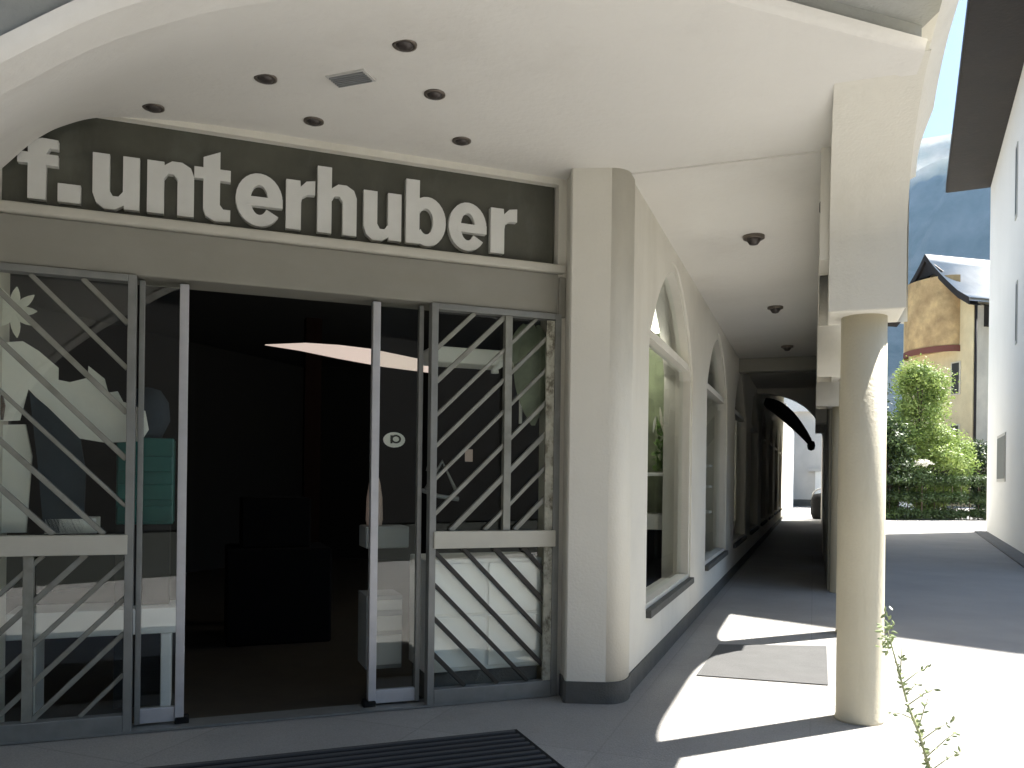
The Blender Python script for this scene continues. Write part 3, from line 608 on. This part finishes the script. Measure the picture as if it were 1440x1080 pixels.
# ------------------------------------------------------------------ leaves
def clump(mb, c, r, n, size, squash=(1, 1, 1), shell=.55):
    c = Vector(c)
    for _ in range(n):
        d = Vector((random.gauss(0, 1), random.gauss(0, 1), random.gauss(0, 1))).normalized()
        rr_ = r*(shell+(1-shell)*random.random())*(.8+.35*noise.noise(c+d*2.3))
        p = c+Vector((d.x*squash[0], d.y*squash[1], d.z*squash[2]))*rr_
        a = Vector((random.gauss(0, 1), random.gauss(0, 1), random.gauss(0, .7))).normalized(); b = a.cross(d+Vector((.1, .2, .3))).normalized()
        s_ = size*random.uniform(.6, 1.3); i = len(mb.v)
        mb.v += [p-a*s_, p+b*s_*.45, p+a*s_, p-b*s_*.45]; mb.f.append((i, i+1, i+2, i+3)); mb.sm.append(False)
def leafbuild(mb, name, m, parent):
    me = bpy.data.meshes.new(name); o0 = rootloc(parent); me.from_pydata([tuple(p-o0) for p in mb.v], [], mb.f); me.materials.append(m)
    o = bpy.data.objects.new(name, me); COL.objects.link(o); o.parent = parent; return o
def leaf_mat2(name, c1, c2):
    m = mat(name, c1, .5, var=1, vscale=1.1, col2=c2); b = m.node_tree.nodes['Principled BSDF']
    t = m.node_tree; tr = t.nodes.new('ShaderNodeBsdfTranslucent'); mx = t.nodes.new('ShaderNodeMixShader'); mx.inputs[0].default_value = .3
    t.links.new(b.inputs['Base Color'].links[0].from_socket, tr.inputs[0]); out = t.nodes['Material Output']
    t.links.new(b.outputs[0], mx.inputs[1]); t.links.new(tr.outputs[0], mx.inputs[2]); t.links.new(mx.outputs[0], out.inputs[0]); return m
M['lA'] = leaf_mat2('foliage_light', (.36, .44, .13), (.14, .23, .045)); M['lB'] = leaf_mat2('foliage_dark', (.06, .10, .03), (.015, .03, .01)); M['lC'] = leaf_mat2('foliage_hedge', (.10, .16, .05), (.03, .05, .018))
def tree(name, loc, h, w, label, cat, m, n, size, trunk=.12, low=.12, group=None, stems=None):
    loc = Vector(loc); r = empty(name, loc, label, cat, group); random.seed(int(loc.x*100))
    tb = MB(); tb.tube([loc, loc+Vector((.05, 0, h*.35)), loc+Vector((-.1, .05, h*.75))], [trunk, trunk*.75, trunk*.25], 8)
    mb = MB(); K = 60
    for k in range(K):
        t = random.random(); z = h*(low+(1-low)*t*.93); prof = math.sin(math.pi*min(1, .18+.78*t))**.8
        a = random.uniform(0, 2*math.pi); q = w*.5*prof*random.uniform(.25, .85)
        c = loc+Vector((math.cos(a)*q, math.sin(a)*q, z)); cr = w*.21*random.uniform(.7, 1.25)
        clump(mb, c, cr, n//K, size, (1, 1, .85), .2)
        if k % 3 == 0: tb.tube([loc+Vector((0, 0, z*.55)), (loc+Vector((0, 0, z*.8))+c)/2, c], [trunk*.4, trunk*.25, trunk*.1], 6)
    tb.build('trunk', M['bark'], r); leafbuild(mb, 'crown', m, r); return r
tree('leafy_tree', (18.7, 37.6, 0), 7.2, 4.9, 'tall light green leafy tree in front of the yellow house', 'tree', M['lA'], 42000, .075, .13, .06)
tree('leafy_tree', (16.6, 36.2, 0), 4.6, 2.8, 'darker lower tree at the left of the light green one', 'tree', M['lC'], 18000, .08, .1, .05)
tree('garden_tree', (22.6, 44.0, 0), 4.6, 3.4, 'dark round tree behind the hedge, right of the light green tree', 'tree', M['lB'], 14000, .08, .1, .12)
tree('garden_tree', (24.6, 43.2, 0), 3.9, 3.2, 'dark round tree behind the hedge, nearest the white wall', 'tree', M['lB'], 14000, .08, .1, .12)
def hedge(name, a, b, h, dp, label, m, n, size=.06):
    a, b = Vector(a), Vector(b); r = empty(name, a, label, 'hedge'); mb = MB(); random.seed(int(a.x*77)); L = (b-a).length; d = (b-a)/L; q = Vector((-d.y, d.x, 0))
    k = int(L/.45)+1
    for i in range(k):
        for j in range(3):
            for l in range(2): clump(mb, a+d*L*(i+random.random()*.6)/k+q*dp*(l-.5)*.6+Vector((0, 0, h*(.12+.35*j))), .42*random.uniform(.7, 1.2), n//(k*6), size, (1, 1, .9), .15)
    leafbuild(mb, 'foliage', m, r)
    tb = MB()
    for i in range(k): p = a+d*L*(i+.5)/k; tb.tube([p, p+Vector((0, 0, h*.7))], [.025, .012], 6)
    tb.build('stems', M['bark'], r); return r
hedge('hedge', (14.8, 35.0, 0), (22.5, 36.4, 0), 2.1, 1.1, 'long green hedge behind the sunlit strip of street', M['lC'], 60000, .055)
mb = MB(); random.seed(5); fl = Vector((17.6, 35.0, 2.45))
clump(mb, fl, .42, 260, .07, (1.2, .6, .5), .1); rf = empty('flowering_shrub', (17.6, 35.0, 0), 'shrub with a patch of white flowers in front of the light green tree', 'shrub')
leafbuild(mb, 'blossom', M['flower'], rf); mb = MB(); clump(mb, (17.6, 35.1, 1.9), .6, 900, .07, (1, .8, .8), .1); leafbuild(mb, 'foliage', M['lC'], rf)
mb = MB(); mb.tube([(17.6, 35.1, 0), (17.6, 35.1, 1.7)], [.04, .02], 6); mb.build('stem', M['bark'], rf)

# ------------------------------------------------------------------ weed in the foreground sun
wd = empty('tall_weed', (2.10, 4.00, 0), 'thin straggly weed with pale green leaves in the bright foreground', 'weed'); random.seed(12)
st = MB(); lf = MB()
main = [Vector(p) for p in [(2.10, 4.00, 0), (2.05, 4.0, .14), (2.01, 4.0, .28), (1.955, 4.01, .42), (1.92, 4.02, .56), (1.885, 4.02, .68), (1.855, 4.03, .80)]]
st.tube(main, [.010, .009, .008, .006, .005, .0035, .002], 7)
def weedleaf(p, d, l):
    leafshape(lf, p, l, l*.42, d, Vector((random.uniform(-.4, .4), -1, .5)).normalized(), 4, .15)
def branch(p, q, n, l):
    p, q = Vector(p), Vector(q); m_ = (p+q)/2+Vector((0, 0, .01)); st.tube([p, m_, q], [.0035, .0025, .001], 5)
    for k in range(n):
        t = .3+.7*random.random(); c = p.lerp(q, t); weedleaf(c, (random.uniform(-1, 1), random.uniform(-.4, .4), random.uniform(-.3, 1)), l*random.uniform(.6, 1.2))
for (t, dx, dz, n) in ((.30, .16, .10, 5), (.36, .06, .2, 6), (.42, -.13, .04, 3), (.5, .14, .1, 4), (.56, .1, .05, 3), (.62, .16, .08, 4), (.2, .18, .16, 6), (.12, .2, .1, 5), (.66, .02, .16, 4), (.25, -.06, .05, 3)):
    i = t*(len(main)-1); p = main[int(i)].lerp(main[min(int(i)+1, len(main)-1)], i-int(i)); branch(p, p+Vector((dx, random.uniform(-.05, .05), dz)), n, .028)
for k in range(110):
    t = random.random()**1.3*.75; i = t*(len(main)-1); p = main[int(i)].lerp(main[min(int(i)+1, len(main)-1)], i-int(i)); weedleaf(p, (random.uniform(-1, 1), random.uniform(-.6, .6), random.uniform(-.2, 1)), random.uniform(.014, .032))
for k in range(60):
    p = main[-1]+Vector((random.gauss(0, .018), random.gauss(0, .015), random.gauss(-.03, .05))); weedleaf(p, (random.uniform(-1, 1), random.uniform(-.6, .6), random.uniform(-.5, 1)), random.uniform(.018, .035))
st.build('stem', M['stemgreen'], wd); lf.build('leaves', M['leafweed'], wd)

# ------------------------------------------------------------------ white house on the right with dark eaves
D = Vector((.438, .899, 0)).normalized(); E2 = Vector((D.y, -D.x, 0)); HP = Vector((15.47, 26.64, 0))
def W(t, k, z=0): return HP+D*t+E2*k+Vector((0, 0, z))     # t along the street wall (0 at its far corner), k into the house
RT = -14.3
wh = empty('white_house', HP, 'tall white house with wide dark wooden eaves at the right edge', 'house')
M['bluewhite'] = stain(mat('house_render', (.86, .855, .82), .85, bump=.2, bscale=30, var=.05, vscale=.5), (.6, .61, .6), (.5, .5, .15), .6, .85, .3)
mb = MB(); ZE = 11.3
gw = [(0, 0), (9, 0), (9, ZE), (4.5, ZE+2.6), (0, ZE)]
mb.extr([W(RT, k, z) for k, z in gw], D*(-RT)); mb.build('wall', M['bluewhite'], wh)
mb = MB(); mb.box(W(RT, -.35, .004), D*(-RT-.2), E2*.35, (0, 0, .03)); mb.build('plinth', mat('gutter_strip', (.14, .14, .14), .85, var=.2, vscale=3), wh)
M['eave'] = stain(mat('dark_eave_wood', (.016, .011, .008), .7, bump=.4, bscale=12, var=.4, vscale=1.2), (.04, .03, .02), (3, 3, 3), .55, .8, .5)
mb = MB()
for sgn in (0, 1):
    def X(k): return k if sgn == 0 else 9-k
    poly = [(X(-1.30), ZE-.05), (X(-1.30), ZE+.22), (X(4.5), ZE+3.2), (X(4.5), ZE+2.9), (X(0), ZE+.12), (X(0), ZE-.05)]
    mb.extr([W(RT-.5, k, z) for k, z in poly], D*(-RT+.55))
mb.build('roof', M['eave'], wh)
mb = MB(); mb.box(W(RT-.45, -1.26, ZE-.075), D*(-RT+.46), E2*1.25, (0, 0, .02)); mb.build('eave_soffit', M['eave'], wh)
def hwin(t0, t1, z0, z1, f_=.05):
    mb = MB(); mb.box(W(t0, -.02, z0), D*(t1-t0), E2*.02, (0, 0, z1-z0)); f = mb.build('window', M['vent'], wh)
    mb = MB(); mb.box(W(t0+f_, -.026, z0+f_), D*(t1-t0-2*f_), E2*.006, (0, 0, z1-z0-2*f_)); mb.build('pane', mat('dark_pane', (.02, .035, .04), .45), f)
hwin(-5.8, -3.55, 1.62, 2.92, .08); hwin(-7.75, -7.35, 8.0, 9.8, .1); hwin(-8.05, -7.75, 4.9, 6.4, .08)

# ------------------------------------------------------------------ yellow house
yh = empty('yellow_house', (31, 60, 0), 'old yellow house with a rounded bay under a dark gable and pale roof', 'house')
M['yellow'] = stain(mat('yellow_render', (.74, .62, .37), .9, bump=.4, bscale=6, var=.2, vscale=.5), (.45, .33, .18), (.5, .5, .2), .45, .8, .6)
M['creamw'] = stain(mat('cream_render', (.66, .60, .47), .9, bump=.4, bscale=6, var=.2, vscale=.6), (.35, .31, .24), (.5, .5, .2), .45, .8, .6)
M['paleroof'] = mat('pale_metal_roof', (.86, .84, .78), .9, var=.2, vscale=.8)
a_ = Vector((.25, -.97, 0)).normalized(); b_ = Vector((.97, .25, 0)).normalized(); G0 = Vector((30.5, 64.0, 0))
def Y(k, t, z=0): return G0+a_*k+b_*t+Vector((0, 0, z))
gwid = 6.9; ze = 14.6; za = 18.2
mb = MB(); mb.extr([Y(0, 0, 0), Y(gwid, 0, 0), Y(gwid, 0, ze), Y(gwid/2, 0, za), Y(0, 0, ze)], b_*.3); mb.build('wall', M['yellow'], yh)
mb = MB(); mb.box(Y(0, .3, 0), a_*(gwid-.05), b_*11.9, (0, 0, ze-.4)); mb.build('wing_wall', M['creamw'], yh)
def curve_roof(k0, k1, sgn):
    pts = []
    for i in range(9):
        t = i/8; k = gwid/2+sgn*(gwid/2+.75)*t; z = za+.35-(za-ze+.7)*(t**.85)*1.0+.0
        if t > .75: z += (t-.75)*.9
        pts.append((k, z))
    return pts
mb = MB()
for sg in (-1, 1):
    pp = curve_roof(0, 0, sg); t0 = -1.1
    mb.grid([[Y(k, t0, z) for k, z in pp], [Y(k, 12.5, z) for k, z in pp]])
    mb.grid([[Y(k, t0, z-.22) for k, z in pp], [Y(k, 12.5, z-.22) for k, z in pp]])
    mb.grid([[Y(k, t0, z) for k, z in pp], [Y(k, t0, z-.22) for k, z in pp]], False)
rfo = mb.build('roof', M['paleroof'], yh)
mb = MB()
for sg in (-1, 1):
    pp = curve_roof(0, 0, sg)
    mb.grid([[Y(k, -1.14, z+.02) for k, z in pp], [Y(k, -1.14, z-.5) for k, z in pp], [Y(k, -.02, z-.5) for k, z in pp]], False)
mb.extr([Y(gwid/2-1.6, -.95, 16.9), Y(gwid/2+1.6, -.95, 16.9), Y(gwid/2, -.95, 18.2)], b_*.1)
mb.build('gable_boards', M['eave'], yh)
mb = MB(); bay = [Y(gwid/2-.2+2.4*math.cos(rad(t)), -1.5*max(0, math.sin(rad(t))) - .0, 0) for t in range(180, -1, -15)]
rows = []
for z, q in ((11.3, .9), (11.7, 1), (14, 1), (16.6, 1)):
    rows.append([Y(gwid/2-.3+2.5*q*math.cos(rad(t)), -1.5*q*math.sin(rad(t)), z) for t in range(180, -1, -12)])
mb.grid(rows); mb.face(rows[0]); mb.build('bay', stain(mat('bay_render', (.62, .44, .21), .9, bump=.5, bscale=5, var=.45, vscale=1.1), (.28, .17, .08), (.8, .8, .5), .4, .75, .7), yh)
mb = MB(); mb.grid([[Y(gwid/2-.3+2.56*math.cos(rad(t)), -1.56*math.sin(rad(t)), z) for t in range(180, -1, -12)] for z in (11.1, 11.55)]); mb.build('bay_rim', mat('red_trim', (.16, .05, .03), .7), yh)
def ywin(k, z, w_, h_, lit=False):
    mb = MB(); mb.box(Y(k, -.06, z), a_*w_, b_*.05, (0, 0, h_)); f = mb.build('window', M['creamw'], yh)
    mb = MB(); mb.box(Y(k+.12, -.075, z+.1), a_*(w_-.24), b_*.012, (0, 0, h_-.2)); mb.build('pane', M['bardark'], f)
ywin(1.2, 7.8, .9, 1.7); ywin(4.9, 8.0, .9, 2.4); ywin(1.2, 3.8, .9, 1.7); ywin(4.9, 4.0, .9, 1.9)
for t in (1.6, 4.4, 7.2, 10):
    for z in (11.0, 6.4, 2.4):
        mb = MB(); mb.box(Y(gwid-.05, t, z), a_*.06, b_*1.0, (0, 0, 2.0)); f = mb.build('shutter_window', M['vent'], yh)
        mb = MB(); mb.box(Y(gwid+.012, t+.15, z+.15), a_*.02, b_*.7, (0, 0, 1.7)); mb.build('pane', M['grey'], f)
mb = MB(); mb.tube([Y(gwid+.1, .1, 2), Y(gwid+.1, .1, ze)], .09, 8); mb.build('downpipe', M['eave'], yh)
mb = MB(); mb.extr([Y(gwid-.1, .9, ze-1.9), Y(gwid+1.3, .9, ze-1.7), Y(gwid+1.3, .9, ze-1.4), Y(gwid-.1, .9, ze-.3)], b_*11); mb.build('wing_eave', M['eave'], yh)
mb = MB(); mb.box(Y(gwid-.2, .5, 3.7), a_*3.4, b_*6, (0, 0, .12)); mb.build('porch_roof', M['eave'], yh)
# small white shed beyond the garden trees
ws = empty('garden_shed', (23.4, 49, 0), 'small white shed between the trees and the house', 'shed')
mb = MB(); mb.box((22.4, 49, 0), (2.6, 0, 0), (0, 2.5, 0), (0, 0, 3.1)); mb.build('wall', M['white'], ws)
mb = MB(); mb.extr([(22.1, 48.7, 3.1), (25.3, 48.7, 3.1), (25.3, 48.7, 3.22), (23.7, 48.7, 3.8), (22.1, 48.7, 3.22)], (0, 3, 0)); mb.build('roof', M['eave'], ws)
for i, (x, y, h_, w_) in enumerate([(30.5, 72, 13.5, 6), (33.5, 90, 15, 7), (26.5, 70, 11.5, 5)]):
    tree('dark_tree', (x, y, 0), h_, w_, ['dark tree behind the left side of the yellow house', 'dark tree far behind the yellow house roof', 'dark tree just right of the cream column in the distance'][i], 'tree', M['lB'], 9000, .2, .25, .1, 'dark trees behind the yellow house')

# ------------------------------------------------------------------ end of the arcade
gw_ = empty('garden_wall', P(37, -1.2), 'sunlit white wall continuing beyond the shop wall', 'wall')
mb = MB(); mb.box(P(36.6, -1.55, 0), U*19.5, V*.35, (0, 0, 4.8)); mb.build('wall', M['white'], gw_)
mb = MB(); mb.box(P(36.6, -1.62, 4.8), U*19.5, V*.5, (0, 0, .1)); mb.build('coping', M['vent'], gw_)
fh = empty('far_house', P(57, 0), 'plain grey white house closing the view at the end of the arcade', 'house')
mb = MB(); mb.box(P(57, -8, 0), U*9, V*11.5, (0, 0, 6.2)); mb.build('wall', stain(mat('far_render', (.62, .59, .54), .9, var=.15, vscale=.6), (.4, .38, .33), (.5, .5, .3), .5, .8, .5), fh)
mb = MB(); mb.box(P(56.95, -8, 0), U*.05, V*11.5, (0, 0, .45)); mb.build('plinth', M['plinth'], fh)
mb = MB(); mb.extr([P(56.6, -8.4, 6.2), P(56.6, 3.9, 6.2), P(56.6, 3.9, 6.35), P(56.6, -2.2, 8.8), P(56.6, -8.4, 6.35)], U*9.6); mb.build('roof', M['paleroof'], fh)
mb = MB(); mb.box(P(56.9, .1, 0), U*.1, V*1.5, (0, 0, 2.3)); d_ = mb.build('door', M['white'], fh); mb = MB(); mb.box(P(56.7, -.3, 2.3), U*.3, V*2.2, (0, 0, .2)); mb.build('door_canopy', M['vent'], fh)
aw = empty('curved_awning', P(20, -1.1, 3.2), 'black curved awning hanging at the far arch of the arcade', 'awning')
mb = MB(); rows = []
for k in range(11):
    t = k/10; v = -1.05+1.0*t; z = 3.44-.94*t**2.1; th = .10+.24*math.sin(math.pi*min(1, t*.9+.05))
    rows.append([P(19.5, v, z), P(19.5, v-.04, z-th), P(20.6, v-.04, z-th), P(20.6, v, z)])
mb.grid(rows, True, True); mb.face(rows[0]); mb.face(rows[-1]); mb.build('awning_hood', M['rubber'], aw)
mb = MB(); mb.lathe(P(19.7, -.06, 2.36), [(0, -.12), (.07, -.09), (.09, 0), (.07, .09), (0, .12)], 14); mb.build('end_knob', M['rubber'], aw)
bn = empty('litter_bin', P(36.9, .36), 'dark rounded litter bin at the far end of the arcade', 'litter bin')
mb = MB(); mb.lathe(P(36.9, .36, 0), [(0, .02), (.38, .02), (.46, .25), (.46, .8), (.36, 1.05), (0, 1.12)], 20); mb.build('bin_body', M['rubber'], bn)
mb = MB(); mb.tube([P(36.9, .36+.4*math.cos(rad(a)), .95+.35*math.sin(rad(a))) for a in range(0, 181, 20)], .03, 8); mb.build('bin_handle', M['vent'], bn)

# ------------------------------------------------------------------ unseen house added behind the viewer, kept dark to darken the glass
oh = empty('dark_reflection_house', (-6, -14, 0), 'long dark house added behind the viewer to darken reflections in the shop glass', 'house')
mb = MB(); mb.box((-45, -24, 0), (85, 0, 0), (0, 11, 0), (0, 0, 9)); mb.build('wall', mat('dark_house_wall', (.014, .012, .010), .8, var=.4, vscale=1), oh)
mb = MB(); mb.extr([(-46, -25, 9), (-46, -12.2, 9), (-46, -12.2, 9.3), (-46, -18.5, 13), (-46, -25, 9.3)], (87, 0, 0)); mb.build('roof', M['eave'], oh)
mb = MB(); mb.box((-13, -13.0, 1.6), (7, 0, 0), (0, .06, 0), (0, 0, 2.6)); mb.build('plaster_panel', M['white'], oh)

# ------------------------------------------------------------------ mountains
def ridge(name, dist, az0, az1, hfun, m, depth):
    mb = MB(); rows = []; n = 150
    for j in range(22):
        row = []
        for k in range(n+1):
            az = rad(az0+(az1-az0)*k/n); t = j/21; h = hfun(az)
            d = dist+depth*t; p = Vector((math.sin(az)*d, math.cos(az)*d, 0))
            nz = noise.fractal(Vector((p.x, p.y, 0))/dist*7, 1, 2, 6)
            p.z = -20+(h+20)*(t**.8)+nz*h*.22*math.sin(math.pi*min(1, t*1.02)); row.append(p)
        rows.append(row)
    rows.append([Vector((p.x*1.5, p.y*1.5, -20)) for p in rows[-1]])
    mb.grid(rows); return tag(mb.build(name, m), kind='structure')
M['mountain'] = mat('mountain_forest', (.03, .05, .03), .95, var=1, vscale=.007, col2=(.20, .19, .16))
ridge('mountain', 2200, -70, 100, lambda a: 1080+260*math.sin(a*3.1+.8)+120*math.sin(a*9+1), M['mountain'], 900)
# haze
HZ = True
if HZ:
    hm = bpy.data.materials.new('haze'); hm.use_nodes = True; t = hm.node_tree; t.nodes.clear()
    o = t.nodes.new('ShaderNodeOutputMaterial'); v = t.nodes.new('ShaderNodeVolumePrincipled'); v.inputs['Color'].default_value = (.42, .68, 1, 1); v.inputs['Density'].default_value = .00005
    v.inputs['Anisotropy'].default_value = .3
    t.links.new(v.outputs[0], o.inputs['Volume'])
    mb = MB(); mb.box((-6200, -6200, -62), (12400, 0, 0), (0, 12400, 0), (0, 0, 1800)); tag(mb.build('haze', hm), kind='stuff')
